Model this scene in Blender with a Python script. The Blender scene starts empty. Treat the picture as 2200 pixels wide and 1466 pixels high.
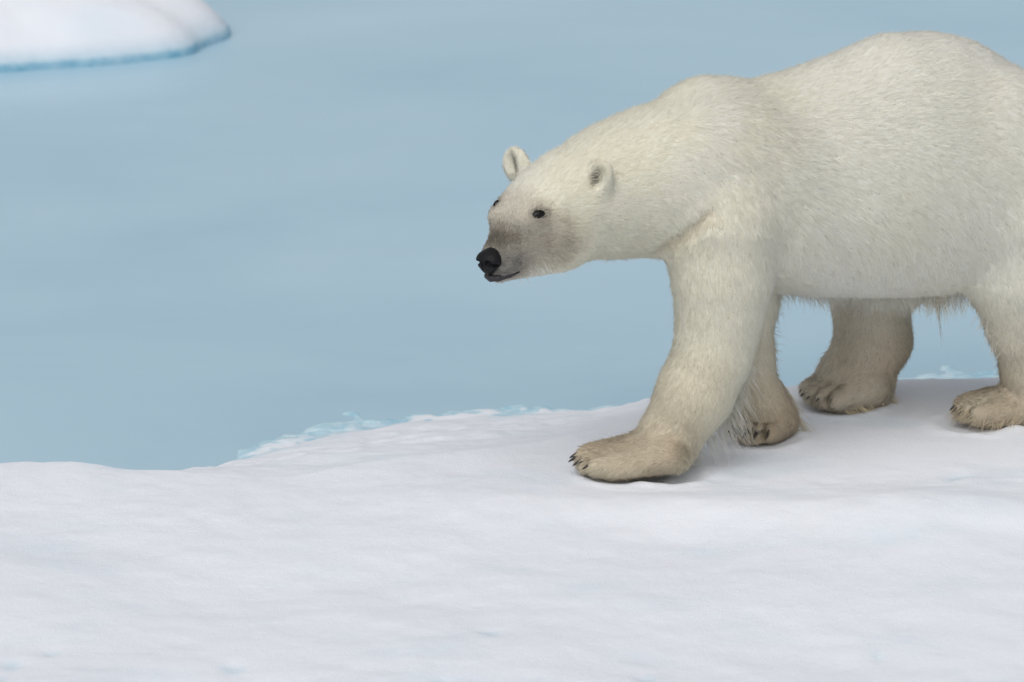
import bpy, math, random
import numpy as np
from mathutils import Vector
rng = np.random.default_rng(7)
random.seed(7)
FUR = True
R = math.radians

# ------------------------------------------------------------------ camera, sky, sun, exposure
sc = bpy.context.scene
PITCH, DIST, LENS = R(15.0), 23.0, 300.0
AIM = np.array([0.0, 0.0, 0.35])
CAM = AIM + DIST * np.array([0.0, -math.cos(PITCH), math.sin(PITCH)])
cd = bpy.data.cameras.new("camera")
cam = bpy.data.objects.new("camera", cd)
sc.collection.objects.link(cam)
cam.location = CAM
cam.rotation_euler = (math.pi / 2 - PITCH, 0, 0)
cd.lens, cd.sensor_width = LENS, 36.0
cd.clip_start, cd.clip_end = 0.5, 20000
cd.dof.use_dof = True
cd.dof.focus_distance = DIST - 0.05
cd.dof.aperture_fstop = 5.0
sc.camera = cam

SUN_EL, SUN_SIDE = R(55), R(72)          # behind the cloud: high, from the camera's side and the left
world = bpy.data.worlds.new("World")
sc.world = world
world.use_nodes = True
wn, wl = world.node_tree.nodes, world.node_tree.links
wn.clear()
sky = wn.new("ShaderNodeTexSky"); sky.sky_type = 'NISHITA'; sky.sun_disc = False
sky.sun_elevation = SUN_EL; sky.sun_rotation = R(198)
sky.air_density = 1.0; sky.dust_density = 3.0; sky.ozone_density = 1.0
hs = wn.new("ShaderNodeHueSaturation"); hs.inputs["Saturation"].default_value = 0.22
bg = wn.new("ShaderNodeBackground"); bg.inputs["Strength"].default_value = 0.112
wo = wn.new("ShaderNodeOutputWorld")
wl.new(sky.outputs[0], hs.inputs["Color"]); wl.new(hs.outputs[0], bg.inputs[0]); wl.new(bg.outputs[0], wo.inputs[0])
sd = bpy.data.lights.new("sun", 'SUN'); sd.energy = 0.95; sd.angle = R(75); sd.color = (1.0, 0.97, 0.93)
sun = bpy.data.objects.new("sun", sd); sc.collection.objects.link(sun)
sdir = Vector((-math.cos(SUN_EL) * math.cos(SUN_SIDE), -math.cos(SUN_EL) * math.sin(SUN_SIDE), math.sin(SUN_EL)))
sun.rotation_euler = sdir.to_track_quat('Z', 'Y').to_euler()
sc.view_settings.view_transform = 'Standard'
sc.view_settings.look = 'None'
sc.view_settings.exposure = 0.11
sc.view_settings.gamma = 1.0
sc.cycles_curves.shape = 'RIBBONS'
sc.cycles_curves.subdivisions = 1
sc.cycles.max_bounces = 18
sc.cycles.diffuse_bounces = 18
sc.cycles.transparent_max_bounces = 8

# ------------------------------------------------------------------ helpers
def tag(o, label=None, cat=None, kind=None, group=None):
    if label: o["label"] = label
    if cat: o["category"] = cat
    if kind: o["kind"] = kind
    if group: o["group"] = group
    return o

PX = 36.0 / LENS / 2200.0
_f = np.array([0.0, math.cos(PITCH), -math.sin(PITCH)])
_u = np.array([0.0, math.sin(PITCH), math.cos(PITCH)])
def at(px, py, Y):
    """world point at depth plane Y that a 2200x1466 picture shows at (px, py)"""
    d = _f + np.array([1.0, 0, 0]) * (px - 1100) * PX - _u * (py - 733) * PX
    t = (Y - CAM[1]) / d[1]
    return CAM + d * t

def mesh_from(name, V, F, mats=(), smooth=True, parent=None):
    me = bpy.data.meshes.new(name)
    V = np.asarray(V, dtype=np.float32); F = np.asarray(F, dtype=np.int32)
    n = F.shape[1]
    me.vertices.add(len(V)); me.vertices.foreach_set("co", V.ravel())
    me.loops.add(F.size); me.loops.foreach_set("vertex_index", F.ravel())
    me.polygons.add(len(F))
    me.polygons.foreach_set("loop_start", np.arange(0, F.size, n, dtype=np.int32))
    me.polygons.foreach_set("loop_total", np.full(len(F), n, dtype=np.int32))
    me.update(calc_edges=True); me.validate()
    me.polygons.foreach_set("use_smooth", np.full(len(me.polygons), smooth))
    for m in mats: me.materials.append(m)
    o = bpy.data.objects.new(name, me)
    sc.collection.objects.link(o)
    if parent: o.parent = parent
    return o

def mat(name):
    m = bpy.data.materials.new(name); m.use_nodes = True
    nt = m.node_tree
    return m, nt.nodes, nt.links, nt.nodes["Principled BSDF"]

def _hash(ix, iy, iz, seed):
    h = (ix.astype(np.int64) * 374761393 + iy.astype(np.int64) * 668265263 + iz.astype(np.int64) * 2147483647 + seed * 1274126177) & 0xFFFFFFFF
    h = ((h ^ (h >> 13)) * 1274126177) & 0xFFFFFFFF
    h = (h ^ (h >> 16)) & 0xFFFFFFFF
    return h.astype(np.float64) / 0xFFFFFFFF
def vnoise(P, seed=0):
    """value noise in -1..1"""
    P = np.asarray(P, dtype=np.float64)
    i = np.floor(P).astype(np.int64); f = P - i; f = f * f * (3 - 2 * f)
    r = 0
    for a in (0, 1):
        for b in (0, 1):
            for c in (0, 1):
                w = (f[..., 0] if a else 1 - f[..., 0]) * (f[..., 1] if b else 1 - f[..., 1]) * (f[..., 2] if c else 1 - f[..., 2])
                r = r + w * _hash(i[..., 0] + a, i[..., 1] + b, i[..., 2] + c, seed)
    return r * 2 - 1
def fbm(P, octaves=4, seed=0):
    r, a = 0, 1.0
    P = np.asarray(P, dtype=np.float64)
    for o in range(octaves):
        r = r + a * vnoise(P * 2 ** o + 17.3 * o, seed + o); a *= 0.5
    return r / 1.7
def sstep(a, b, x):
    t = np.clip((x - a) / (b - a), 0, 1); return t * t * (3 - 2 * t)
def unit(v):
    v = np.asarray(v, dtype=np.float64)
    return v / np.maximum(np.linalg.norm(v, axis=-1, keepdims=True), 1e-9)

WATER_Z = -0.22

# ------------------------------------------------------------------ water
def build_water():
    m, n, l, b = mat("milky_sea_water")
    b.inputs["Roughness"].default_value = 0.28
    b.inputs["IOR"].default_value = 1.33
    tc = n.new("ShaderNodeTexCoord"); mp = n.new("ShaderNodeMapping"); mp.inputs["Scale"].default_value = (0.55, 2.6, 1)
    mp.inputs["Rotation"].default_value = (0, 0, R(-4))
    nz = n.new("ShaderNodeTexNoise"); nz.inputs["Scale"].default_value = 1.0; nz.inputs["Detail"].default_value = 3
    l.new(tc.outputs["Object"], mp.inputs[0]); l.new(mp.outputs[0], nz.inputs["Vector"])
    mp2 = n.new("ShaderNodeMapping"); mp2.inputs["Scale"].default_value = (5, 22, 1)
    nz2 = n.new("ShaderNodeTexNoise"); nz2.inputs["Scale"].default_value = 1.0; nz2.inputs["Detail"].default_value = 4
    l.new(tc.outputs["Object"], mp2.inputs[0]); l.new(mp2.outputs[0], nz2.inputs["Vector"])
    mp3 = n.new("ShaderNodeMapping"); mp3.inputs["Scale"].default_value = (0.45, 0.65, 1); mp3.inputs["Rotation"].default_value = (0, 0, R(8))
    nz3 = n.new("ShaderNodeTexNoise"); nz3.inputs["Scale"].default_value = 1.0; nz3.inputs["Detail"].default_value = 5; nz3.inputs["Roughness"].default_value = 0.55; nz3.inputs["Distortion"].default_value = 0.6
    l.new(tc.outputs["Object"], mp3.inputs[0]); l.new(mp3.outputs[0], nz3.inputs["Vector"])
    cr = n.new("ShaderNodeValToRGB"); cr.color_ramp.elements[0].position = 0.3; cr.color_ramp.elements[1].position = 0.7
    cr.color_ramp.elements[0].color = (0.345, 0.525, 0.635, 1); cr.color_ramp.elements[1].color = (0.425, 0.605, 0.71, 1)
    l.new(nz3.outputs["Fac"], cr.inputs[0]); l.new(cr.outputs[0], b.inputs["Base Color"])
    bp = n.new("ShaderNodeBump"); bp.inputs["Strength"].default_value = 0.10; bp.inputs["Distance"].default_value = 0.05
    bp2 = n.new("ShaderNodeBump"); bp2.inputs["Strength"].default_value = 0.10; bp2.inputs["Distance"].default_value = 0.004
    l.new(nz.outputs["Fac"], bp.inputs["Height"]); l.new(nz2.outputs["Fac"], bp2.inputs["Height"])
    l.new(bp.outputs[0], bp2.inputs["Normal"]); l.new(bp2.outputs[0], b.inputs["Normal"])
    S = 6000
    o = mesh_from("water", [(-S, -S, WATER_Z), (S, -S, WATER_Z), (S, S, WATER_Z), (-S, S, WATER_Z)], [(0, 1, 2, 3)], (m,))
    tag(o, "calm milky blue sea water behind the snowy floe", "water", "structure")
build_water()

# ------------------------------------------------------------------ snow
def snow_material(name, blue):
    m, n, l, b = mat(name)
    b.inputs["Roughness"].default_value = 0.75
    b.inputs["Specular IOR Level"].default_value = 0.2
    tc = n.new("ShaderNodeTexCoord")
    at1 = n.new("ShaderNodeAttribute"); at1.attribute_name = "ice"; at1.attribute_type = 'GEOMETRY'
    mx = n.new("ShaderNodeMix"); mx.data_type = 'RGBA'
    mx.inputs["A"].default_value = (0.785, 0.81, 0.86, 1); mx.inputs["B"].default_value = blue
    l.new(at1.outputs["Fac"], mx.inputs["Factor"])
    ni = n.new("ShaderNodeTexNoise"); ni.inputs["Scale"].default_value = 16; ni.inputs["Detail"].default_value = 5; ni.inputs["Roughness"].default_value = 0.65
    l.new(tc.outputs["Object"], ni.inputs["Vector"])
    ri = n.new("ShaderNodeValToRGB"); ri.color_ramp.elements[0].position = 0.40; ri.color_ramp.elements[1].position = 0.62
    ri.color_ramp.elements[0].color = (blue[0] * .72, blue[1] * .86, blue[2] * .93, 1); ri.color_ramp.elements[1].color = (min(blue[0] * 1.25, .8), min(blue[1] * 1.12, .8), min(blue[2] * 1.08, .85), 1)
    l.new(ni.outputs["Fac"], ri.inputs[0]); l.new(ri.outputs[0], mx.inputs["B"])
    # faint melt stains: bluish and creamy
    nz = n.new("ShaderNodeTexNoise"); nz.inputs["Scale"].default_value = 2.2; nz.inputs["Detail"].default_value = 6
    mpa = n.new("ShaderNodeMapping"); mpa.inputs["Scale"].default_value = (1, 1.6, 1)
    l.new(tc.outputs["Object"], mpa.inputs[0]); l.new(mpa.outputs[0], nz.inputs["Vector"])
    r1 = n.new("ShaderNodeMapRange"); r1.inputs["From Min"].default_value = 0.52; r1.inputs["From Max"].default_value = 0.75; r1.inputs["To Max"].default_value = 0.6
    l.new(nz.outputs["Fac"], r1.inputs["Value"])
    mx2 = n.new("ShaderNodeMix"); mx2.data_type = 'RGBA'; mx2.inputs["B"].default_value = (0.67, 0.755, 0.83, 1)
    l.new(r1.outputs[0], mx2.inputs["Factor"]); l.new(mx.outputs["Result"], mx2.inputs["A"])
    nz3 = n.new("ShaderNodeTexNoise"); nz3.inputs["Scale"].default_value = 9; nz3.inputs["Detail"].default_value = 5
    l.new(mpa.outputs[0], nz3.inputs["Vector"])
    r3 = n.new("ShaderNodeMapRange"); r3.inputs["From Min"].default_value = 0.66; r3.inputs["From Max"].default_value = 0.74; r3.inputs["To Max"].default_value = 0.12
    l.new(nz3.outputs["Fac"], r3.inputs["Value"])
    mx3 = n.new("ShaderNodeMix"); mx3.data_type = 'RGBA'; mx3.inputs["B"].default_value = (0.50, 0.62, 0.70, 1)
    l.new(r3.outputs[0], mx3.inputs["Factor"]); l.new(mx2.outputs["Result"], mx3.inputs["A"])
    l.new(mx3.outputs["Result"], b.inputs["Base Color"])
    nb = n.new("ShaderNodeTexNoise"); nb.inputs["Scale"].default_value = 40; nb.inputs["Detail"].default_value = 8; nb.inputs["Roughness"].default_value = 0.62
    l.new(tc.outputs["Object"], nb.inputs["Vector"])
    bp = n.new("ShaderNodeBump"); bp.inputs["Strength"].default_value = 0.4; bp.inputs["Distance"].default_value = 0.006
    l.new(nb.outputs["Fac"], bp.inputs["Height"])
    ng = n.new("ShaderNodeTexNoise"); ng.inputs["Scale"].default_value = 170; ng.inputs["Detail"].default_value = 3
    l.new(tc.outputs["Object"], ng.inputs["Vector"])
    bg_ = n.new("ShaderNodeBump"); bg_.inputs["Strength"].default_value = 0.55; bg_.inputs["Distance"].default_value = 0.003
    l.new(ng.outputs["Fac"], bg_.inputs["Height"]); l.new(bp.outputs[0], bg_.inputs["Normal"]); l.new(bg_.outputs[0], b.inputs["Normal"])
    return m

# the far rim of the near floe: where the flat top ends, where it meets the water, how wide the slushy fringe is
RIM_X = np.array([-12, -6, -3, -1.40, -1.13, -0.95, -0.84, -0.74, -0.60, -0.45, -0.30, -0.1, 0.1, 0.3, 0.42, 0.7, 1.1, 1.5, 2.5, 5, 12])
RIM_Y = np.array([-5, -1.2, 0.16, 0.085, 0.01, -0.015, -0.03, -0.06, -0.06, 0.03, 0.10, 0.18, 0.28, 0.44, 0.60, 0.76, 0.885, 0.92, 1.1, -0.5, -4])
SEA_Y = np.array([-4.6, -0.8, 0.55, 0.42, 0.40, 0.48, 0.60, 0.76, 0.97, 1.10, 1.17, 1.25, 1.28, 1.34, 1.36, 1.25, 1.42, 1.50, 1.5, 0, -3.6])
FRI_Y = np.array([.1, .1, .1, .12, .12, .12, .18, .26, .32, .28, .20, .18, .18, .12, .06, .1, .45, .55, .3, .1, .1])
PRINTS = [(.30, -.09), (.41, -.08), (.67, .25), (1.28, .39), (1.42, .43), (.90, .58), (1.75, .60), (1.55, .85)]
PITS = [(-1.16, -1.62, .022), (-1.26, -1.72, .03), (-1.30, -1.85, .035), (-1.33, -1.80, .02), (-.18, -1.92, .03), (1.20, -.16, .03), (.92, -1.62, .018), (-.7, -1.75, .03), (-.05, -1.5, .025), (.33, -1.85, .025), (.52, -1.95, .03)]
def floe_height(x, y):
    P2 = np.stack([x, y, np.zeros_like(x)], -1)
    wob = 0.03 * fbm(P2 * np.array([3.5, 0.4, 1]), 4, 11)
    yc = np.interp(x, RIM_X, RIM_Y) + wob
    yc = yc + 0.035 * fbm(P2 * np.array([7, .4, 1]) + 4, 3, 12) * sstep(-.5, -.9, x)
    yw = np.interp(x, RIM_X, SEA_Y) + wob * 1.5 + 0.05 * fbm(P2 * np.array([7, 2, 1]), 3, 14)
    fr = np.interp(x, RIM_X, FRI_Y)
    # flat top: wind-packed, soft swells and small melt pits
    top = 0.045 * fbm(P2 * np.array([0.8, 1.0, 1]) + 5, 3, 3) + 0.014 * fbm(P2 * np.array([2.6, 3.0, 1]) + 2, 3, 5) + 0.004 * fbm(P2 * np.array([13, 15, 1]), 3, 8)
    wx, wy = x + 0.03 * fbm(P2 * 9 + 3, 2, 61), y + 0.05 * fbm(P2 * 9 + 8, 2, 62)
    for px_, py_, r_ in PITS:
        top = top - 0.007 * np.exp(-((wx - px_) / r_) ** 2 - ((wy - py_) / (r_ * 1.5)) ** 2)
    band = np.exp(-((y + 0.18) / 0.14) ** 2) * sstep(0.1, 0.5, x)
    top = top + band * 0.016 * fbm(P2 * np.array([6, 8, 1]) + 13, 3, 65)
    near = np.clip(1 - np.hypot((x - 0.8) / 1.2, (y - 0.3) / 0.7), 0, 1)
    top = top * (1 - 0.6 * sstep(0, 0.6, near))
    # low swell of snow in front of the bear
    cr = np.interp(x, [-6, -1.6, -0.3, 0.2, 0.8, 1.5, 4], [-0.1, -0.15, -0.2, -0.27, -0.36, -0.40, -0.6])
    top = top + 0.030 * np.exp(-((y - cr + 0.12) / 0.15) ** 2) * sstep(-0.7, 0.3, x)
    front = np.clip(cr - 0.1 - y, 0, None)
    top = top - 0.02 * np.minimum(front, 3) - 0.004 * front ** 2
    top = top + 0.014 * fbm(P2 * np.array([5, 2, 1]) + 6, 3, 16) * np.exp(-((y - yc) / .12) ** 2) * sstep(-.4, -.8, x)
    q = np.clip((y - yc) / (yw - yc), 0, 1)
    slope = q * (0.75 + 0.25 * q)
    lump = 0.012 * fbm(P2 * np.array([8, 9, 1]), 4, 21) + 0.006 * fbm(P2 * np.array([24, 20, 1]), 2, 23)
    z = top * (1 - q) + slope * (WATER_Z + 0.014) + np.sin(q * math.pi) * lump
    g = (y - yw) / fr
    zf = WATER_Z + 0.014 - 0.021 * np.clip(g, 0, 1) + np.clip(g * 5, 0, 1) * 0.011 * fbm(P2 * np.array([15, 12, 1]) + 7, 5, 25)
    z = np.where(g > 0, zf, z)
    z = np.where(g > 1, zf - (g - 1) * 0.06, z)
    # snow pressed down under the paws and pushed up round them
    for px_, py_ in PRINTS:
        r_ = np.hypot((x - px_) / .13, (y - py_) / .12) * (1 + .15 * fbm(P2 * 12, 2, 70))
        z = z + 0.006 * np.exp(-((r_ - 1) / .22) ** 2) * (1 + .6 * fbm(P2 * 30, 2, 71)) - 0.006 * np.exp(-(r_ / .8) ** 4)
    side = np.maximum(np.abs(x) - 8, 0) + np.maximum(-9 - y, 0)
    z = z - sstep(0, 0.8, side) * 0.6
    return z, g, fr

def build_near_floe():
    xs = np.concatenate([np.linspace(-9, -1.8, 60)[:-1], np.linspace(-1.8, 1.9, 400)[:-1], np.linspace(1.9, 9, 60)])
    ys = np.concatenate([np.linspace(-10, -3.2, 50)[:-1], np.linspace(-3.2, -0.6, 160)[:-1], np.linspace(-0.6, 2.2, 300)[:-1], np.linspace(2.2, 4, 10)])
    X, Y = np.meshgrid(xs, ys, indexing='ij')
    Z, s, w = floe_height(X, Y)
    Z = np.maximum(Z, -0.7)
    nx, ny = X.shape
    V = np.stack([X, Y, Z], -1).reshape(-1, 3)
    idx = np.arange(nx * ny).reshape(nx, ny)
    F = np.stack([idx[:-1, :-1], idx[1:, :-1], idx[1:, 1:], idx[:-1, 1:]], -1).reshape(-1, 4)
    m = snow_material("floe_snow", (0.47, 0.66, 0.74, 1))
    o = mesh_from("snow_floe", V, F, (m,))
    gg = s.ravel()
    ice = sstep(WATER_Z + 0.016, WATER_Z + 0.008, V[:, 2] + 0.014 * fbm(V * 30, 4, 31)) * sstep(-.25, .1, gg)
    ice = np.clip(ice + 0.55 * ((V[:, 0] > .9) & (gg > -.05)), 0, 1)
    for px_, py_, r_ in PITS: ice = np.maximum(ice, 0.45 * np.exp(-((V[:, 0] - px_ + .02 * fbm(V * 14, 2, 66)) / r_) ** 2 - ((V[:, 1] - py_ + .04 * fbm(V * 14 + 5, 2, 67)) / (r_ * 1.3)) ** 2))
    ice = np.maximum(ice, 0.4 * sstep(-1.6, -.2, gg) * sstep(-.1, .5, fbm(V * np.array([7, 7, 1]), 3, 33)) * (np.interp(V[:, 0], RIM_X, FRI_Y) > .14))
    a = o.data.attributes.new("ice", 'FLOAT', 'POINT'); a.data.foreach_set("value", ice.astype(np.float32))
    tag(o, "wide snow covered ice floe that the polar bear walks on", "ice floe", "structure")
build_near_floe()
def ground_z(x, y):
    return float(floe_height(np.array([x]), np.array([y]))[0][0])

def build_far_floe():
    # loose floe lying further out on the water
    n_r, n_a = 60, 220
    cx, cy, rot = -2.05, 6.05, R(4)
    V, ice = [], []
    for i in range(n_r + 1):
        t = i / n_r
        for j in range(n_a):
            a = 2 * math.pi * j / n_a
            wob = 1 + 0.03 * math.sin(3 * a + 1) + 0.02 * math.sin(7 * a) + 0.008 * math.sin(13 * a + 2)
            ca_, sa_ = math.cos(a), math.sin(a)
            ra = 1.07 * wob; rb = 0.50 * wob
            if t < 0.86:
                q = t / 0.86; r = q * 0.985; z = 0.024 + 0.20 * (1 - q ** 5.5) + 0.03 * (1 - q)
            elif t < 0.93:
                q = (t - 0.86) / 0.07; r = 0.985 + 0.004 * q; z = 0.024 - 0.042 * q
            else:
                q = (t - 0.93) / 0.07; r = 0.99 + 0.02 * q; z = -0.018 - 0.25 * q
            ex = ra * r * math.copysign(abs(ca_) ** 0.8, ca_); ey = rb * r * math.copysign(abs(sa_) ** 0.9, sa_)
            x = cx + ex * math.cos(rot) - ey * math.sin(rot); y = cy + ex * math.sin(rot) + ey * math.cos(rot)
            V.append((x, y, z)); ice.append(1.0 if t >= 0.86 else 0.55 * max(0.0, (t - 0.80) / 0.06) ** 1.5 if t > 0.80 else 0.0)
    V = np.array(V)
    top = np.array(ice) < .99
    V[:, 2] += np.where(top, 0.035 * fbm(V * np.array([3, 4, 1]), 4, 41) * sstep(0.0, 0.15, V[:, 2]), 0)
    V[:, 2] += WATER_Z
    V[:, 2] = np.where(top, np.maximum(V[:, 2], WATER_Z + 0.024), V[:, 2])
    F = []
    for i in range(n_r):
        for j in range(n_a):
            j2 = (j + 1) % n_a
            F.append((i * n_a + j, (i + 1) * n_a + j, (i + 1) * n_a + j2, i * n_a + j2))
    m = snow_material("far_floe_snow", (0.27, 0.49, 0.61, 1))
    o = mesh_from("ice_floe", V, F, (m,))
    a = o.data.attributes.new("ice", 'FLOAT', 'POINT'); a.data.foreach_set("value", np.array(ice, dtype=np.float32))
    tag(o, "small rounded white ice floe with a blue waterline floating far behind", "ice floe")
build_far_floe()

# ------------------------------------------------------------------ the bear: signed distance body
H = 0.006
LO = np.array([-0.25, -0.60, -0.06]); HI = np.array([1.85, 1.05, 1.20])
DIM = np.ceil((HI - LO) / H).astype(int)
GX = [LO[i] + H * np.arange(DIM[i]) for i in range(3)]
D = np.full(DIM, 0.5, dtype=np.float32)
PRIMS = []          # (distance function, flow, hair length) used again for combing

def smin(a, b, k):
    h = np.maximum(k - np.abs(a - b), 0) / k
    return np.minimum(a, b) - h * h * k * 0.25
def smax(a, b, k): return -smin(-a, -b, k)

def apply(fn, lo, hi, k, op='add', flow=None, length=None, pad=0.0):
    pad = k + 0.02 + pad
    i0 = np.clip(np.floor((lo - pad - LO) / H).astype(int), 0, DIM); i1 = np.clip(np.ceil((hi + pad - LO) / H).astype(int), 0, DIM)
    if np.any(i1 <= i0): return
    sl = tuple(slice(a, b) for a, b in zip(i0, i1))
    x, y, z = np.meshgrid(GX[0][sl[0]], GX[1][sl[1]], GX[2][sl[2]], indexing='ij', sparse=True)
    d = fn(x, y, z).astype(np.float32)
    D[sl] = smin(D[sl], d, k) if op == 'add' else smax(D[sl], -d, k)
    if flow is not None and op == 'add': PRIMS.append((fn, np.asarray(flow, dtype=np.float64), length))

def cone(a, b, ra, rb, k=0.05, squash=None, flow=None, length=0.02, op='add'):
    """tapered capsule; squash = (direction, factor) makes it wider (>1) along a direction"""
    a = np.array(a, dtype=float); b = np.array(b, dtype=float)
    S = np.eye(3)
    if squash is not None:
        n = unit(squash[0]); S = np.eye(3) + (1 / squash[1] - 1) * np.outer(n, n)
    ab = S @ (b - a); L2 = float(ab @ ab) + 1e-9
    def fn(x, y, z):
        X, Yy, Z = x - a[0], y - a[1], z - a[2]
        u = S[0, 0] * X + S[0, 1] * Yy + S[0, 2] * Z; v = S[1, 0] * X + S[1, 1] * Yy + S[1, 2] * Z; w = S[2, 0] * X + S[2, 1] * Yy + S[2, 2] * Z
        t = np.clip((u * ab[0] + v * ab[1] + w * ab[2]) / L2, 0, 1)
        return np.sqrt((u - t * ab[0]) ** 2 + (v - t * ab[1]) ** 2 + (w - t * ab[2]) ** 2) - (ra + (rb - ra) * t)
    m = max(ra, rb) * (max(squash[1], 1) if squash is not None else 1)
    if flow is None: flow = b - a
    apply(fn, np.minimum(a, b) - m, np.maximum(a, b) + m, k, op, unit(flow), length)

def ell(c, r, axes, k=0.05, flow=None, length=0.02, op='add'):
    """ellipsoid with radii r along the rows of axes"""
    c = np.array(c, dtype=float); A = np.array([unit(v) for v in axes]); r = np.array(r, dtype=float)
    def fn(x, y, z):
        X, Yy, Z = x - c[0], y - c[1], z - c[2]
        q = [(A[i, 0] * X + A[i, 1] * Yy + A[i, 2] * Z) / r[i] for i in range(3)]
        k0 = np.sqrt(q[0] ** 2 + q[1] ** 2 + q[2] ** 2)
        k1 = np.sqrt((q[0] / r[0]) ** 2 + (q[1] / r[1]) ** 2 + (q[2] / r[2]) ** 2)
        return k0 * (k0 - 1) / np.maximum(k1, 1e-6)
    m = r.max()
    apply(fn, c - m - k * .4, c + m + k * .4, k, op, flow if flow is None else unit(flow), length)

UP = np.array([0, 0, 1.0])
# --- trunk: cross sections along the spine, turned towards the camera at the head end
PSI = R(27)
U = np.array([math.cos(PSI), math.sin(PSI), 0]); N = np.array([math.sin(PSI), -math.cos(PSI), 0])   # backwards, near side
S0 = np.array([0.55, 0.15, 0.0])
def axis_at(px):
    x = (px - 1100) * 0.001254
    for _ in range(6):
        Y = S0[1] + (x - S0[0]) * math.tan(PSI); x = at(px, 700, Y)[0]
    return x, Y
TR = [(1400, 255, 505, .07), (1440, 198, 535, .145), (1500, 170, 560, .195), (1560, 170, 590, .222), (1620, 179, 612, .250), (1700, 160, 622, .266),
      (1800, 124, 626, .280), (1900, 80, 628, .285), (2000, 74, 622, .285), (2080, 90, 600, .28), (2150, 134, 585, .27), (2220, 196, 570, .245), (2290, 276, 545, .20), (2340, 360, 500, .12), (2360, 410, 470, .05)]
TU, TT, TB, TW = [], [], [], []
for px, t, b_, hw in TR:
    x, Y = axis_at(px)
    TU.append((x - S0[0]) / U[0]); TT.append(at(px, t, Y)[2]); TB.append(at(px, b_, Y)[2]); TW.append(hw)
TU, TT, TB, TW = map(np.array, (TU, TT, TB, TW))
_uf = np.linspace(TU[0], TU[-1], 400)
def _smooth(v):
    v = np.interp(_uf, TU, v); k = np.hanning(31); k /= k.sum()
    return np.convolve(np.pad(v, 15, mode='edge'), k, 'valid')
_tt, _tb, _tw = _smooth(TT), _smooth(TB), _smooth(TW)
def trunk(x, y, z):
    X, Yy = x - S0[0], y - S0[1]
    u = X * U[0] + Yy * U[1]; v = X * N[0] + Yy * N[1]
    t, b_, w = np.interp(u, _uf, _tt), np.interp(u, _uf, _tb), np.interp(u, _uf, _tw)
    end = np.maximum(np.maximum(_uf[0] - u, u - _uf[-1]), 0)
    zc = b_ + (t - b_) * 0.47; hh = np.maximum((t - b_) * 0.5, 0.01)
    zz = z - (t + b_) * 0.5
    wz = w * (1 - 0.16 * np.clip(zz / hh, -1, 1))       # wider low down
    q0, q1 = v / wz, zz / hh
    k0 = np.sqrt(q0 ** 2 + q1 ** 2); k1 = np.sqrt((q0 / wz) ** 2 + (q1 / hh) ** 2)
    return k0 * (k0 - 1) / np.maximum(k1, 1e-4) + end
apply(trunk, np.array([0.3, -0.3, 0.2]), np.array([1.8, 1.05, 1.18]), 0.06, flow=unit(U * 0.8 - UP * 0.5), length=0.026)

# --- neck
def P(px, py, Y): return at(px, py, Y)
nk = [(P(1480, 372, 0.10), .185), (P(1400, 388, 0.05), .183), (P(1320, 410, -0.01), .165), (P(1245, 436, -0.075), .147)]
for (a, ra), (b_, rb) in zip(nk[:-1], nk[1:]):
    cone(a, b_, ra, rb, 0.05, flow=a - b_ - UP * 0.03, length=0.022)
# --- head frame: forward, near side, up ; origin at the nose pad
PHI = R(48)
HF = np.array([-math.cos(PHI), -math.sin(PHI), 0]); HN = np.array([math.sin(PHI), -math.cos(PHI), 0])
HO = at(1047, 562, -0.31)
def hp(d, n, z): return HO + HF * d + HN * n + UP * z
def tilt(v, deg):      # head-frame vector (forward, up) rotated down
    c, s = math.cos(R(deg)), math.sin(R(deg))
    return HF * (v[0] * c + v[1] * s) + UP * (-v[0] * s + v[1] * c)
hfx, hux = tilt((1, 0), 22), tilt((0, 1), 22)
back = -HF
ell(hp(-.262, 0, .098), (.145, .124, .098), (hfx, HN, hux), 0.06, flow=back + UP * .1, length=0.018)
ell(hp(-.195, 0, .115), (.085, .090, .056), (tilt((1, 0), 30), HN, tilt((0, 1), 30)), 0.05, flow=back + UP * .15, length=0.014)
for s in (-1, 1):
    ell(hp(-.235, .062 * s, .025), (.10, .060, .075), (hfx, HN, hux), 0.05, flow=back - UP * .35, length=0.022)
    ell(hp(-.122, .050 * s, .105), (.045, .026, .024), (tilt((1, 0), 35), HN, hux), 0.035, flow=back + UP * .2, length=0.010)
cone(hp(-.155, 0, .070), hp(-.060, 0, .010), .074, .044, 0.045, (HN, 1.16), flow=back + UP * .25, length=0.009)
cone(hp(-.13, 0, .025), hp(-.052, 0, -.012), .058, .038, 0.03, (HN, 1.15), flow=back - UP * .1, length=0.009)
cone(hp(-.20, 0, -.012), hp(-.042, 0, -.040), .062, .021, 0.02, flow=back - UP * .2, length=0.010)
# --- ears: flattened bulbs with a hollow opening forward
EARS = []
for s in (-1, 1):
    e = hp(-.285, (.138 if s > 0 else .152) * s, .196 if s > 0 else .184)
    fwd = unit(HF * .93 + HN * s * (.30 if s > 0 else .05) + UP * .02); upv = unit(UP * .93 + HN * s * .34 + back * .12); sd_ = unit(np.cross(upv, fwd)); upv = np.cross(fwd, sd_)
    EARS.append((e, fwd, sd_, upv, s))
    ell(e, (.021, .037 if s > 0 else .041, .049 if s > 0 else .045), (fwd, sd_, upv), 0.026, flow=upv + back * .4, length=0.014)
    ell(e + fwd * .022 + upv * .003, (.018, .024, .036), (fwd, sd_, upv), 0.008, op='sub')

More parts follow.
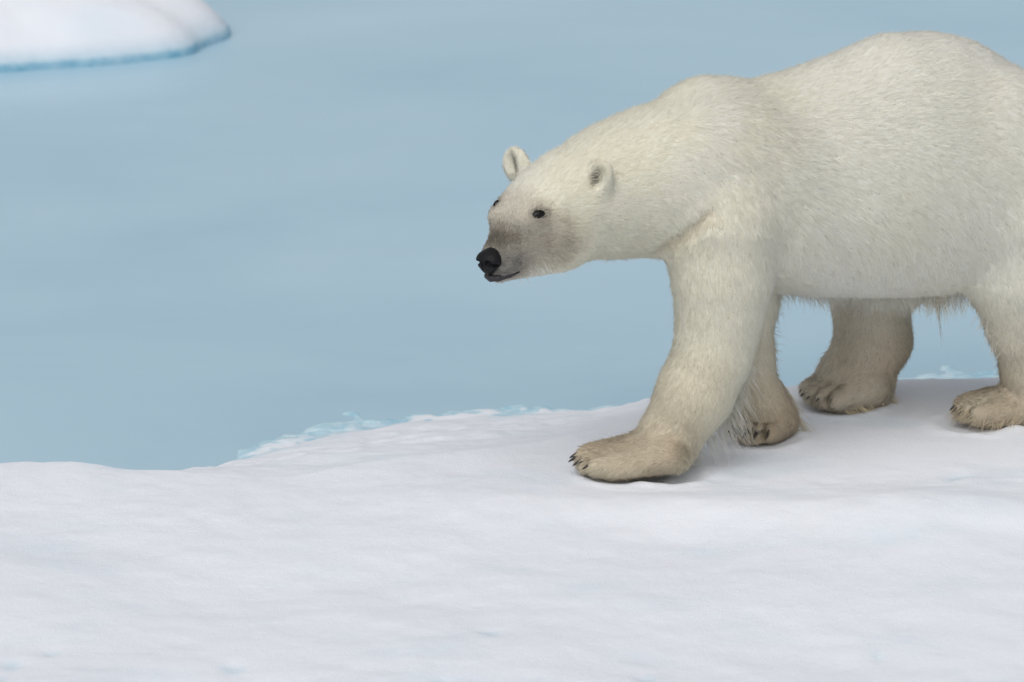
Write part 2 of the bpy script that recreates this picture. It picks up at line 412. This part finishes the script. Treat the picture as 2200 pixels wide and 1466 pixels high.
# --- near front leg, reaching forward
PAWS = []
def leg(pts, k=0.05, squash=None, length=0.02, lean=(0, 0, -.3)):
    for (a, ra), (b_, rb) in zip(pts[:-1], pts[1:]):
        cone(a, b_, ra, rb, k, squash, flow=unit(b_ - a) + np.array(lean) + U * .25, length=length)
NF_Y = -0.07
ell(P(1560, 400, 0.0), (.19, .112, .22), (unit(U * .75 + UP * .5), N, unit(UP * .8 - U * .5)), 0.14, flow=U * .7 - UP * .6, length=0.024)
leg([(P(1555, 480, -.03), .150), (P(1552, 590, -.04), .124), (P(1546, 680, -.05), .104)], 0.05, length=0.024)
leg([(P(1546, 680, -.05), .104), (P(1532, 760, -.06), .096), (P(1496, 840, -.07), .093), (P(1446, 925, -.07), .084)], 0.04, length=0.018)
def paw(heel, toe, ground, width, thick, toes, name, length=0.022, spread=1.0, wrist=None, claw_at=None):
    heel = np.array(heel); toe = np.array(toe)
    f = unit(np.array([toe[0] - heel[0], toe[1] - heel[1], 0])); s = unit(np.cross(UP, f))
    cone(heel, toe - f * .075, thick * 1.1, thick * .92, 0.04, (s, width / thick), flow=f - UP * .35, length=length)
    cone(heel + UP * .022 + f * .02, toe - f * .055 - UP * .008, thick * 1.2, thick * .65, 0.06, (s, width / thick * .8), flow=f - UP * .2, length=length)
    T = []
    for i in range(toes):
        q = (i / (toes - 1) - .5) * 2
        c = toe + s * q * width * .72 * spread - f * (.028 * q * q) + UP * (.002)
        cone(c - f * .075 + UP * (thick * .3 - .004), c, min(.029, thick * .78), min(.026, thick * .74), 0.010, flow=f - UP * .45, length=length)
        T.append((c, f + s * q * .12))
    for (c0, _), (c1, _) in zip(T[:-1], T[1:]):
        g = (c0 + c1) / 2 + UP * .030
        cone(g - f * .065 + UP * (thick * .5 - .010), g + f * .03 - UP * (thick * .4 + .016), .004, .012, 0.014, op='sub')
    PAWS.append((name, T, f, s))
paw(P(1446, 970, -.075), P(1258, 990, -.10), 0, .092, .033, 5, "near_front", spread=1.08)
# --- far front leg
leg([(P(1610, 520, .34), .13), (P(1612, 640, .33), .068), (P(1606, 760, .31), .060), (P(1625, 850, .30), .060), (P(1632, 890, .29), .062)], 0.04, length=0.02)
paw(P(1645, 905, .31), P(1612, 930, .215), 0, .070, .042, 5, "far_front")
# --- near hind leg
ell(P(2190, 400, .42), (.22, .14, .30), (U, N, UP), 0.08, flow=-UP + U * .2, length=0.028)
leg([(P(2190, 470, .40), .165), (P(2186, 590, .38), .128), (P(2206, 690, .40), .100), (P(2225, 790, .43), .082), (P(2238, 835, .44), .078)], 0.05, length=0.026)
paw(P(2290, 868, .47), P(2072, 884, .38), 0, .080, .042, 5, "near_hind", length=0.018)
# --- far hind leg, swung forward under the belly
ell(P(1980, 440, .72), (.22, .12, .26), (U, N, UP), 0.08, flow=-UP, length=0.026)
leg([(P(1925, 540, .70), .140), (P(1870, 650, .66), .092), (P(1878, 730, .65), .089), (P(1838, 800, .64), .088)], 0.05, length=0.024)
paw(P(1850, 826, .64), P(1756, 852, .55), 0, .090, .050, 5, "far_hind", length=0.02)

def sample(Pt):
    q = (np.asarray(Pt) - LO) / H
    q = np.clip(q, 0, np.array(DIM) - 1.001); i = q.astype(int); f = q - i
    r = 0
    for a in (0, 1):
        for b in (0, 1):
            for c in (0, 1):
                w = (f[:, 0] if a else 1 - f[:, 0]) * (f[:, 1] if b else 1 - f[:, 1]) * (f[:, 2] if c else 1 - f[:, 2])
                r = r + w * D[i[:, 0] + a, i[:, 1] + b, i[:, 2] + c]
    return r
def grad(Pt, e=H):
    Pt = np.asarray(Pt)
    g = np.stack([sample(Pt + e * np.eye(3)[i]) - sample(Pt - e * np.eye(3)[i]) for i in range(3)], -1)
    return unit(g)
def to_surface(Pt, it=3):
    Pt = np.array(Pt, dtype=float)
    for _ in range(it): Pt = Pt - grad(Pt) * sample(Pt)[:, None] * 0.9
    return Pt

# fold where the neck meets the shoulder
FOLD = to_surface(np.array([at(1418, 548, -.10), at(1450, 520, -.14), at(1485, 490, -.15), at(1525, 455, -.16)]), 6)
for a, b_, ra, rb in zip(FOLD[:-1], FOLD[1:], (.012, .011, .008), (.011, .008, .002)):
    cone(a, b_, ra, rb, 0.035, op='sub')
PRIMS = [p for p in PRIMS if p[2] is not None]
def surface_nets(D=D, LO=LO, H=H, DIM=DIM):
    ins = D < 0
    c = np.zeros(tuple(DIM - 1), dtype=np.uint8)
    for a in (0, 1):
        for b in (0, 1):
            for d in (0, 1):
                c += ins[a:DIM[0] - 1 + a, b:DIM[1] - 1 + b, d:DIM[2] - 1 + d]
    act = (c > 0) & (c < 8)
    cells = np.argwhere(act)
    ids = np.full(act.shape, -1, dtype=np.int32); ids[act] = np.arange(len(cells))
    corner = np.array([(a, b, d) for a in (0, 1) for b in (0, 1) for d in (0, 1)])
    val = np.stack([D[cells[:, 0] + o[0], cells[:, 1] + o[1], cells[:, 2] + o[2]] for o in corner], -1)
    acc = np.zeros((len(cells), 3)); cnt = np.zeros(len(cells))
    for i in range(8):
        for j in range(i + 1, 8):
            if np.abs(corner[i] - corner[j]).sum() != 1: continue
            m = (val[:, i] < 0) != (val[:, j] < 0)
            t = np.where(m, val[:, i] / np.where(m, val[:, i] - val[:, j], 1), 0)
            acc += m[:, None] * (corner[i] + t[:, None] * (corner[j] - corner[i])); cnt += m
    V = LO + H * (cells + acc / cnt[:, None])
    F = []
    for ax in range(3):
        o1, o2 = [(1, 2), (2, 0), (0, 1)][ax]
        sl0 = [slice(None)] * 3; sl1 = [slice(None)] * 3
        sl0[ax] = slice(0, -1); sl1[ax] = slice(1, None)
        s0, s1 = ins[tuple(sl0)], ins[tuple(sl1)]
        e = np.argwhere(s0 != s1)
        ok = (e[:, o1] > 0) & (e[:, o2] > 0) & (e[:, o1] < DIM[o1] - 1) & (e[:, o2] < DIM[o2] - 1); e = e[ok]
        f0 = s0[e[:, 0], e[:, 1], e[:, 2]]
        def cid(d1, d2):
            q = e.copy(); q[:, o1] -= d1; q[:, o2] -= d2
            return ids[q[:, 0], q[:, 1], q[:, 2]]
        q = np.stack([cid(1, 1), cid(0, 1), cid(0, 0), cid(1, 0)], -1)
        F.append(np.where(f0[:, None], q, q[:, ::-1]))
    F = np.concatenate(F)
    return V, F[(F >= 0).all(1)]
BV, BF = surface_nets()
BV = to_surface(BV, 2)
BN = grad(BV, 0.009)
print("bear verts", len(BV))

EYES = []
for s in (-1, 1):
    EYES.append((s, to_surface((hp(-.116, .0775, .12) if s > 0 else hp(-.108, -.068, .126))[None], 5)[0]))
# ------------------------------------------------------------------ combing, hair length and coat colour on the body's vertices
def head_coords(V):
    d = V - HO
    return np.stack([d @ HF, d @ HN, d[:, 2]], -1)
HC = head_coords(BV)
wsum = np.zeros(len(BV)); FL = np.zeros((len(BV), 3)); LN = np.zeros(len(BV))
for fn, fl, ln in PRIMS:
    w = np.exp(-np.clip(np.abs(fn(BV[:, 0], BV[:, 1], BV[:, 2])), 0, 1) / 0.014) + 1e-12
    f = fl
    if fn is trunk:
        s = np.clip((1.06 - BV[:, 2]) / 0.65, 0, 1)
        f = U[None] * (0.9 - .35 * s[:, None]) - UP[None] * (0.05 + 1.25 * s[:, None] ** 1.2)
        ln = 0.022 + 0.016 * s
    FL += w[:, None] * f; LN += w * ln; wsum += w
FL /= wsum[:, None]; LN /= wsum
FL += (0.22 + 0.35 * sstep(.16, .08, BV[:, 2]))[:, None] * np.stack([vnoise(BV * (9 + 0 * o) + o, 50 + o) + .5 * vnoise(BV * 24 + o, 55 + o) for o in range(3)], -1) * unit(FL)[:, :1] ** 0
FL = unit(FL - BN * np.sum(FL * BN, -1, keepdims=True))
MUZ = sstep(-.20, -.08, HC[:, 0])
LN *= 1 + 0.25 * fbm(BV * 7, 2, 60)

def splat(c, r, sharp=1.0):
    q = (HC - np.array(c)) / np.array(r)
    return np.exp(-np.sum(q * q, -1) * sharp)
HCm = HC.copy()
def coat():
    z = BV[:, 2]; x = BV[:, 0]
    col = np.tile(np.array([0.77, 0.745, 0.648]), (len(BV), 1))
    def blend(target, w):
        nonlocal col
        col = col * (1 - w[:, None]) + np.array(target)[None] * w[:, None]
    # creamy neck, shoulders and rump patches
    blend((0.77, 0.725, 0.585), 0.8 * sstep(0.95, 0.45, x) * sstep(-.05, .2, x))
    blend((0.76, 0.72, 0.59), 0.45 * sstep(0.1, 0.6, fbm(BV * 3.2, 3, 71) + .15))
    blend((0.76, 0.75, 0.71), 0.5 * sstep(0.1, 0.7, fbm(BV * 2.4 + 9, 3, 75)))
    # tan lower legs, whiter down the back of the reaching foreleg
    lw = sstep(0.46, 0.10, z) * (0.6 + 0.4 * sstep(-.5, .4, fbm(BV * 5, 3, 81)))
    nf = (BV[:, 1] < .16) & (x < .80)
    xc = np.interp(z, [0, .1, .3, .5, .7], [.36, .44, .53, .56, .57])
    lw = np.where(nf, lw * (0.25 + 0.75 * sstep(.10, .0, x - xc)), lw)
    blend((0.49, 0.42, 0.33), 0.92 * lw)
    # head: paler crown, grey-brown cheek, eye surround and muzzle
    A = np.abs(HC[:, 1])
    def sp(c, r, pw=1.0):
        q = np.stack([(HC[:, 0] - c[0]) / r[0], (A - c[1]) / r[1], (HC[:, 2] - c[2]) / r[2]], -1)
        return np.exp(-np.sum(q * q, -1) ** pw)
    nz = 0.9 + 0.3 * fbm(BV * 26, 3, 91)
    c1 = lambda w: np.clip(w * nz, 0, 1)
    blend((0.46, 0.43, 0.375), c1(0.88 * sstep(-.17, -.08, HC[:, 0])))                          # whole muzzle
    blend((0.32, 0.285, 0.24), c1(0.92 * sp((-.165, .108, .045), (.060, .05, .066), 1.4) * (.75 + .6 * fbm(BV * 45, 3, 95))))     # cheek
    blend((0.40, 0.36, 0.31), c1(0.65 * sp((-.105, .06, .03), (.08, .06, .06), 1.3)))          # side of the face
    blend((0.22, 0.18, 0.15), c1(0.70 * sp((-.122, .078, .118), (.034, .03, .026))))           # round the eye
    blend((0.135, 0.122, 0.10), c1(0.92 * sp((-.045, .010, .055), (.056, .055, .040), 1.5)))   # bridge of the muzzle
    blend((0.15, 0.145, 0.145), c1(0.85 * sp((-.040, .042, -.008), (.050, .042, .042), 1.5) * (.85 + .6 * vnoise(BV * 110, 97))))    # upper lip
    blend((0.10, 0.10, 0.105), c1(0.9 * sp((-.012, .0, -.03), (.034, .04, .016), 1.5)))        # under the nose
    blend((0.56, 0.525, 0.46), c1(0.45 * sp((-.115, .02, .135), (.05, .05, .035))))             # warm brow
    for _, p in EYES: blend((0.03, 0.027, 0.025), np.exp(-((np.linalg.norm(BV - p, axis=1) ** 2 + 2.2 * ((BV - p) @ UP) ** 2) ** .5 / .0225) ** 4))
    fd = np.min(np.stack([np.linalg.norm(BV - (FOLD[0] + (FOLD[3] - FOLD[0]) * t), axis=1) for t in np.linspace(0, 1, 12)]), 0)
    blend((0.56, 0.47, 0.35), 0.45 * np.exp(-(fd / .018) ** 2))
    # hollow of each ear: dark skin, plus the deep canal's shade put into the colour
    for e, fwd, sd_, upv, s_ in EARS:
        ins_ = -s_ * np.sign(sd_ @ HN)
        q = BV - (e + sd_ * ins_ * .010 - upv * .006)
        w = np.exp(-((q @ sd_) / .009) ** 2 - ((q @ upv) / .028) ** 2 - ((q @ fwd) / .025) ** 2)
        blend((0.06, 0.055, 0.05), np.clip(w * 1.1, 0, 1))
    return np.clip(col, 0, 1)
COL = coat()

m_skin, n_, l_, b_ = mat("bear_undercoat")
av = n_.new("ShaderNodeAttribute"); av.attribute_name = "coat"; av.attribute_type = 'GEOMETRY'
l_.new(av.outputs["Color"], b_.inputs["Base Color"])
b_.inputs["Roughness"].default_value = 0.9; b_.inputs["Specular IOR Level"].default_value = 0.1

bear = bpy.data.objects.new("polar_bear", None); sc.collection.objects.link(bear)
tag(bear, "cream coated polar bear walking left across the snow with its head turned", "polar bear")
body = mesh_from("body", BV, BF, (m_skin,), True, bear)
ca = body.data.attributes.new("coat", 'FLOAT_COLOR', 'POINT')
ca.data.foreach_set("color", np.concatenate([COL * 0.83, np.ones((len(BV), 1))], 1).astype(np.float32).ravel())

# ------------------------------------------------------------------ fur
def fur_material():
    m = bpy.data.materials.new("fur_strand"); m.use_nodes = True
    n, l = m.node_tree.nodes, m.node_tree.links
    n.clear()
    out = n.new("ShaderNodeOutputMaterial")
    c = n.new("ShaderNodeAttribute"); c.attribute_name = "tint"; c.attribute_type = 'GEOMETRY'
    nn = n.new("ShaderNodeAttribute"); nn.attribute_name = "lie"; nn.attribute_type = 'GEOMETRY'
    df = n.new("ShaderNodeBsdfDiffuse"); tr = n.new("ShaderNodeBsdfTranslucent"); mx = n.new("ShaderNodeMixShader"); mx.inputs[0].default_value = 0.22
    l.new(c.outputs["Color"], df.inputs["Color"]); l.new(c.outputs["Color"], tr.inputs["Color"])
    l.new(nn.outputs["Vector"], df.inputs["Normal"]); l.new(nn.outputs["Vector"], tr.inputs["Normal"])
    l.new(df.outputs[0], mx.inputs[1]); l.new(tr.outputs[0], mx.inputs[2]); l.new(mx.outputs[0], out.inputs[0])
    return m

def _jit(root, NC, K):
    # hairs at the edge of a patch take the colour of a lock close by, so patches have ragged edges
    cell = np.floor(root / 0.02).astype(np.int64)
    key = (cell[:, 0] * 73856093) ^ (cell[:, 1] * 19349663) ^ (cell[:, 2] * 83492791)
    order = np.lexsort((rng.random(len(key)), key)); srt = np.sort(key, kind='stable')
    nxt = order.copy(); same = key[order[:-1]] == key[order[1:]]
    nxt[:-1] = np.where(same, order[1:], order[:-1])
    out = np.arange(len(key)); pick = rng.random(len(key)) < 0.5
    out[order] = np.where(pick, nxt, order)
    return out
def build_fur():
    T = np.concatenate([BF[:, [0, 1, 2]], BF[:, [0, 2, 3]]])
    A = BV[T[:, 0]]; B = BV[T[:, 1]]; C = BV[T[:, 2]]
    area = np.linalg.norm(np.cross(B - A, C - A), axis=1) / 2
    ctr = (A + B + C) / 3
    hc = head_coords(ctr)
    dens = np.clip((0.026 / LN[T].mean(1)) ** 1.5, 0.7, 7.0)
    nt = BN[T].mean(1); vis = nt @ unit(CAM - np.array([.8, .2, .5]))
    dens = dens * np.where(vis < -.35, .4, 1.0)
    for _, p in EYES: dens = np.where(np.sqrt(np.linalg.norm(ctr - p, axis=1) ** 2 + 2.2 * (ctr - p)[:, 2] ** 2) < .019, 0, dens)
    w = area * dens; w /= w.sum()
    NC, K = 130000, 8
    ti = rng.choice(len(T), NC, p=w)
    r1 = np.sqrt(rng.random(NC)); r2 = rng.random(NC)
    bc = np.stack([1 - r1, r1 * (1 - r2), r1 * r2], -1)
    def lerp(arr): return np.einsum('nk,nkc->nc', bc, arr[T[ti]]) if arr.ndim == 2 else np.einsum('nk,nk->n', bc, arr[T[ti]])
    Pc, Nc, Fc, Lc, Cc = lerp(BV), unit(lerp(BN)), unit(lerp(FL)), lerp(LN), lerp(COL)
    Sc = np.cross(Nc, Fc)
    rad_c = np.clip(Lc * 0.26, 0.0022, 0.0065)
    lift_c = 0.24 + 0.18 * rng.random(NC)
    shag = sstep(.15, .08, Pc[:, 2])
    lift_c = lift_c + shag * .25 * rng.random(NC)
    rad_c = rad_c * (1 + shag)
    lc = Lc * (0.8 + 0.4 * rng.random(NC))
    tone_c = 1 + 0.025 * rng.standard_normal(NC)
    side_c = 0.12 * rng.standard_normal(NC) * (1 + 1.8 * shag)
    # hairs of each lock
    n = NC * K
    rep = lambda v: np.repeat(v, K, axis=0)
    ang = rng.random(n) * 2 * math.pi; rr = np.sqrt(rng.random(n)) * rep(rad_c) * 1.5
    off = rep(Fc) * (np.cos(ang) * rr)[:, None] + rep(Sc) * (np.sin(ang) * rr)[:, None]
    root = to_surface(rep(Pc) + off, 2)
    nn = grad(root, 0.009)
    fl = rep(Fc); fl = unit(fl - nn * np.sum(fl * nn, -1, keepdims=True)); sd_ = np.cross(nn, fl)
    L = rep(lc) * (0.75 + 0.5 * rng.random(n))
    lift = rep(lift_c) + 0.10 * rng.standard_normal(n)
    guard = rng.random(n) < 0.05
    lift = np.where(guard, lift + rng.uniform(.35, .8, n), lift); L = np.where(guard, L * rng.uniform(.9, 1.2, n), L)
    sid = rep(side_c) + 0.12 * rng.standard_normal(n)
    dirv = unit(fl + nn * lift[:, None] + sd_ * sid[:, None])
    conv = -off * 0.7                     # tips draw together into locks
    ts = np.array([0, .33, .7, 1.0])
    pts = np.zeros((n, 4, 3))
    for i, t in enumerate(ts):
        bend = -nn * (0.12 * t * t * L)[:, None]
        pts[:, i] = root - nn * (0.06 * L)[:, None] + dirv * (L * t)[:, None] + conv * (t ** 1.5) + bend
    tone = rep(tone_c) + 0.05 * rng.standard_normal(n)
    Cj = rep(Cc)[_jit(root, NC, K)]
    tone = tone + (0.9 - Cj[:, 1]) * 0.22 * rng.standard_normal(n)
    Cj = np.clip(Cj * tone[:, None], 0.02, 0.79)
    tint = Cj + 1.62 * Cj * Cj * (1 - Cj)          # colour of one strand that gives the coat this reflectance
    radw = np.where(guard, 0.0004, np.clip(L * 0.032, 0.0005, 0.00066))
    lie = unit(nn + sd_ * (rep(side_c) * .8 + rep(rng.normal(0, .06, NC)))[:, None] + fl * rep(rng.normal(0, .11, NC))[:, None])
    return pts, tint, lie, radw

def strands_object(name, pts, tint, lie, radw, parent):
    n, k = pts.shape[:2]
    cu = bpy.data.hair_curves.new(name)
    cu.add_curves([k] * n)
    cu.attributes["position"].data.foreach_set("vector", pts.astype(np.float32).ravel())
    prof = np.interp(np.linspace(0, 1, k), [0, .5, 1], [1, .9, .15])
    ra = cu.attributes.get("radius") or cu.attributes.new("radius", 'FLOAT', 'POINT')
    ra.data.foreach_set("value", (radw[:, None] * prof).astype(np.float32).ravel())
    a = cu.attributes.new("tint", 'FLOAT_COLOR', 'CURVE')
    a.data.foreach_set("color", np.concatenate([tint, np.ones((n, 1))], 1).astype(np.float32).ravel())
    a = cu.attributes.new("lie", 'FLOAT_VECTOR', 'CURVE'); a.data.foreach_set("vector", lie.astype(np.float32).ravel())
    cu.materials.append(MFUR)
    o = bpy.data.objects.new(name, cu); sc.collection.objects.link(o); o.parent = parent
    return o
MFUR = fur_material()
if FUR:
    pts, tint, lie, radw = build_fur()
    fur = strands_object("fur", pts, tint, lie, radw, bear)
    tag(fur, kind="stuff")

# ------------------------------------------------------------------ eyes, nose, lower lip, claws
def dark_mat(name, col, rough, bump=0.0, scale=300):
    m, n, l, b = mat(name)
    b.inputs["Base Color"].default_value = (*col, 1); b.inputs["Roughness"].default_value = rough
    if bump:
        nz = n.new("ShaderNodeTexNoise"); nz.inputs["Scale"].default_value = scale
        tc = n.new("ShaderNodeTexCoord"); l.new(tc.outputs["Object"], nz.inputs["Vector"])
        bp = n.new("ShaderNodeBump"); bp.inputs["Strength"].default_value = bump; bp.inputs["Distance"].default_value = 0.002
        l.new(nz.outputs["Fac"], bp.inputs["Height"]); l.new(bp.outputs[0], b.inputs["Normal"])
    return m
M_EYE = dark_mat("eye_brown", (0.006, 0.005, 0.004), 0.03)
M_EYE.node_tree.nodes["Principled BSDF"].inputs["Specular IOR Level"].default_value = 0.25
M_NOSE = dark_mat("nose_leather", (0.006, 0.006, 0.007), 0.5, 0.5, 420)
M_NOSE.node_tree.nodes["Principled BSDF"].inputs["Specular IOR Level"].default_value = 0.22
M_LIP = dark_mat("lip_skin", (0.022, 0.021, 0.023), 0.5, 0.3, 300)
M_CLAW = dark_mat("claw_horn", (0.022, 0.018, 0.015), 0.35)

def small_sdf(name, fn, lo, hi, h, m, parent, off=0.0):
    lo = np.array(lo); hi = np.array(hi); dim = np.ceil((hi - lo) / h).astype(int)
    g = np.meshgrid(*[lo[i] + h * np.arange(dim[i]) for i in range(3)], indexing='ij')
    d = fn(*g).astype(np.float32)
    V, F = surface_nets(d, lo, h, dim)
    W = HO + HF * off + V[:, :1] * HF + V[:, 1:2] * HN + V[:, 2:3] * UP      # head frame is left handed: flip
    return mesh_from(name, W, F[:, ::-1], (m,), True, parent)
def _el(x, y, z, c, r, pitch=0.0):
    X, Yy, Z = x - c[0], y - c[1], z - c[2]
    cp, sp = math.cos(R(pitch)), math.sin(R(pitch))
    a, b = X * cp - Z * sp, X * sp + Z * cp
    q = (a / r[0], Yy / r[1], b / r[2])
    k0 = np.sqrt(q[0] ** 2 + q[1] ** 2 + q[2] ** 2); k1 = np.sqrt((q[0] / r[0]) ** 2 + (q[1] / r[1]) ** 2 + (q[2] / r[2]) ** 2)
    return k0 * (k0 - 1) / np.maximum(k1, 1e-6)
def nose_fn(x, y, z):
    d = _el(x, y, z, (-.012, 0, .002), (.030, .038, .027), 20)
    d = smin(d, _el(x, y, z, (-.030, 0, .016), (.026, .026, .018), 25), .012)
    d = smin(d, _el(x, y, z, (-.014, 0, -.020), (.020, .016, .016), 0), .014)
    ay = np.abs(y)
    d = smax(d, -_el(x, ay, z, (.012, .0165, -.002), (.012, .0085, .0085), 0), .006)
    d = smax(d, -_el(x, ay, z, (.000, .031, -.006), (.016, .008, .0045), 0), .006)
    d = smax(d, -_el(x, y, z, (.014, 0, -.018), (.006, .0022, .022), 0), .004)
    return d
nose = small_sdf("nose", nose_fn, (-.07, -.055, -.05), (.035, .055, .05), .0018, M_NOSE, bear, .006)
tag(nose, "wet black nose pad with two nostrils")

def lip_fn(x, y, z):
    pts = [(-.078, -.046, -.036), (-.048, -.036, -.042), (-.022, -.018, -.047), (-.014, 0, -.048), (-.022, .018, -.047), (-.048, .036, -.042), (-.078, .046, -.036)]
    rs = [.002, .006, .009, .010, .009, .006, .002]
    d = np.full(x.shape, 1.0)
    for (a, b, ra, rb) in zip(pts[:-1], pts[1:], rs[:-1], rs[1:]):
        a = np.array(a); b = np.array(b); ab = b - a
        t = np.clip(((x - a[0]) * ab[0] + (y - a[1]) * ab[1] + (z - a[2]) * ab[2]) / (ab @ ab), 0, 1)
        d = smin(d, np.sqrt((x - a[0] - t * ab[0]) ** 2 + (y - a[1] - t * ab[1]) ** 2 + (z - a[2] - t * ab[2]) ** 2) - (ra + (rb - ra) * t), .004)
    return d
lip = small_sdf("lower_lip", lip_fn, (-.10, -.065, -.08), (.015, .065, -.01), .002, M_LIP, bear)
tag(lip, "dark grey lower lip")

def ico(name, c, r, axes, m, parent, seg=20, ring=12):
    V, F = [], []
    A = np.array([unit(v) for v in axes])
    for i in range(ring + 1):
        th = math.pi * i / ring
        for j in range(seg):
            ph = 2 * math.pi * j / seg
            p = np.array([math.sin(th) * math.cos(ph), math.sin(th) * math.sin(ph), math.cos(th)]) * r
            V.append(c + p @ A)
    for i in range(ring):
        for j in range(seg):
            F.append((i * seg + j, (i + 1) * seg + j, (i + 1) * seg + (j + 1) % seg, i * seg + (j + 1) % seg))
    return mesh_from(name, V, F, (m,), True, parent)
for s, p in EYES:
    nrm = grad(p[None])[0]
    ax = HF * .9 + UP * .10; ax = unit(ax - nrm * (ax @ nrm))
    ico("eye", p - nrm * (.0028 if s > 0 else .0040), (.0195, .0118, .0095), (ax, np.cross(nrm, ax), nrm), M_EYE, bear)

def claw(base, direc, length, r0, parent):
    d = unit(direc); s = unit(np.cross(UP, d)); V, F = [], []
    ns, seg = 8, 10
    for i in range(ns + 1):
        t = i / ns
        c = base + d * length * t - UP * (0.35 * length * t * t)
        up = np.cross(d, s); rad = r0 * (1 - t) ** 0.7 + 0.0003
        for j in range(seg):
            a = 2 * math.pi * j / seg
            V.append(c + s * math.cos(a) * rad * 0.8 + up * math.sin(a) * rad * 1.15)
    for i in range(ns):
        for j in range(seg):
            F.append((i * seg + j, i * seg + (j + 1) % seg, (i + 1) * seg + (j + 1) % seg, (i + 1) * seg + j))
    return mesh_from("claw", V, F, (M_CLAW,), True, parent)
for name, T, f, s in PAWS:
    for c, d in T:
        claw(c + unit(d) * .014 + UP * .010, unit(d) - UP * (.1 if 'front' in name else .25), {'near_front': .034, 'far_front': .040}.get(name, .026), .0070, bear)

# ------------------------------------------------------------------ long loose hair on legs, belly and feet
def tufts():
    PT, TI, LI, RW = [], [], [], []
    def tuft(px, py, Y, d, L, count, spread, col=(.74, .68, .55), curl=.15, clump=.5, rad=.0008, wander=.12):
        c = to_surface(at(px, py, Y)[None], 4)[0]
        d = unit(np.array(d, dtype=float))
        side = unit(np.cross(d, (0.3, 1, .2))); oth = np.cross(d, side)
        for i in range(count):
            o = rng.normal(0, 1, 3) * spread
            r = to_surface((c + o)[None], 2)[0]
            l = L * rng.uniform(.55, 1.1)
            a, b = rng.normal(0, wander, 2)
            dd = unit(d + side * a + oth * b)
            ph = rng.uniform(0, 6.28)
            p = []
            for t in np.linspace(0, 1, 6):
                p.append(r + dd * l * t - UP * (.18 * l * t * t) + side * curl * l * .35 * (math.sin(ph + 4 * t) - math.sin(ph)) * t - o * clump * t)
            PT.append(p); TI.append(np.array(col) * rng.uniform(.82, 1.12)); LI.append(unit(grad(r[None])[0] * .5 + UP * .7 - np.array([.1, .5, 0]))); RW.append(rad)
    W = (.80, .78, .72); Yw = (.66, .58, .42); Tn = (.50, .43, .32)
    # behind the near front leg
    for px, py, L in ((1628, 770, .05), (1622, 800, .06), (1612, 830, .09), (1600, 850, .10), (1590, 870, .11), (1575, 890, .10), (1560, 915, .09), (1545, 940, .07), (1530, 965, .055), (1520, 990, .05)):
        tuft(px, py, .0, (.30, .1, -.8), L * 1.3, 46, .013, (.86, .83, .74), .3, .5, .0005, .2)
    # behind the far front leg and foot
    for px, py, L in ((1664, 660, .03), (1664, 690, .045), (1664, 715, .04), (1662, 740, .05), (1660, 770, .04), (1664, 800, .04)):
        tuft(px, py, .33, (.45, .1, -.6), L * .8, 34, .026, (.72, .68, .59), .6, .05, .00036, .4)
    for px, py, L, d in ((1675, 810, .10, (.45, .1, -.75)), (1682, 835, .12, (.5, .05, -.75)), (1690, 890, .09, (.6, 0, -.65)), (1692, 915, .07, (.75, 0, -.45))):
        tuft(px, py, .31, d, L * 1.1, 22, .006, (.66, .60, .46), .25, .8, .0007, .09)
    # belly fringe
    for px in range(1690, 2010, 14):
        tuft(px, 642, .27 + (px - 1690) * .0004, (.25, .0, -.9), rng.uniform(.035, .065), 50, .020, (.80, .77, .69), .2, .1, .00042, .3)
    for px, L in ((1700, .05), (1730, .06), (1760, .06)):
        tuft(px, 640, .40, (.7, .1, -.5), L, 16, .014, W, .3, .1, .0004, .25)
    # groin
    for px, py, L in ((1995, 618, .07), (2010, 615, .09), (2025, 608, .10), (2040, 602, .09), (2055, 598, .07)):
        tuft(px, py, .42, (.15, 0, -.95), L * .8, 60, .015, (.76, .70, .57) if px < 2030 else W, .2, .35, .0005, .2)
    tuft(2012, 622, .42, (.12, 0, -.98), .15, 4, .003, Tn, .05, .9, .0008, .02)
    # front of the near hind leg
    for px, py in ((2075, 640), (2100, 680), (2115, 710), (2125, 740)):
        tuft(px, py, .34, (-.15, 0, -.9), .05, 14, .012, W, .3, .2, .0006, .2)
    # feet: hair splayed on to the snow
    for px, py, Y in ((1880, 870, .58), (1905, 860, .62), (1850, 880, .54), (1820, 884, .53)):
        tuft(px, py, Y, (.6, -.25, -.35), .06, 45, .014, Yw, .2, .4, .0008, .3)
    for px, py, Y in ((2075, 892, .33), (2050, 885, .36), (2110, 898, .31), (2150, 902, .31), (2190, 905, .31)):
        tuft(px, py, Y, (-.5, -.4, -.30), .045, 40, .018, (.58, .50, .37), .2, .4, .0008, .4)
    for px, py, Y in ((1300, 1008, -.16), (1350, 1014, -.17), (1400, 1014, -.17), (1450, 1010, -.17), (1490, 1004, -.16)):
        tuft(px, py, Y, (.55, -.5, -.35), .018, 26, .022, Tn, .2, .1, .0005, .5)
    # chin
    for px, py in ((1130, 590), (1160, 584), (1180, 580)):
        tuft(px, py, -.25, (.4, .2, -.7), .03, 16, .010, W, .2, .2, .0005, .3)
    return np.array(PT), np.clip(np.array(TI) * 1.15, 0, .93), np.array(LI), np.array(RW)
if FUR:
    pts, tint, lie, radw = tufts()
    lh = strands_object("long_hair", pts, tint, lie, radw, bear)
    tag(lh, "long loose pale hair hanging from legs, belly and feet", kind="stuff")
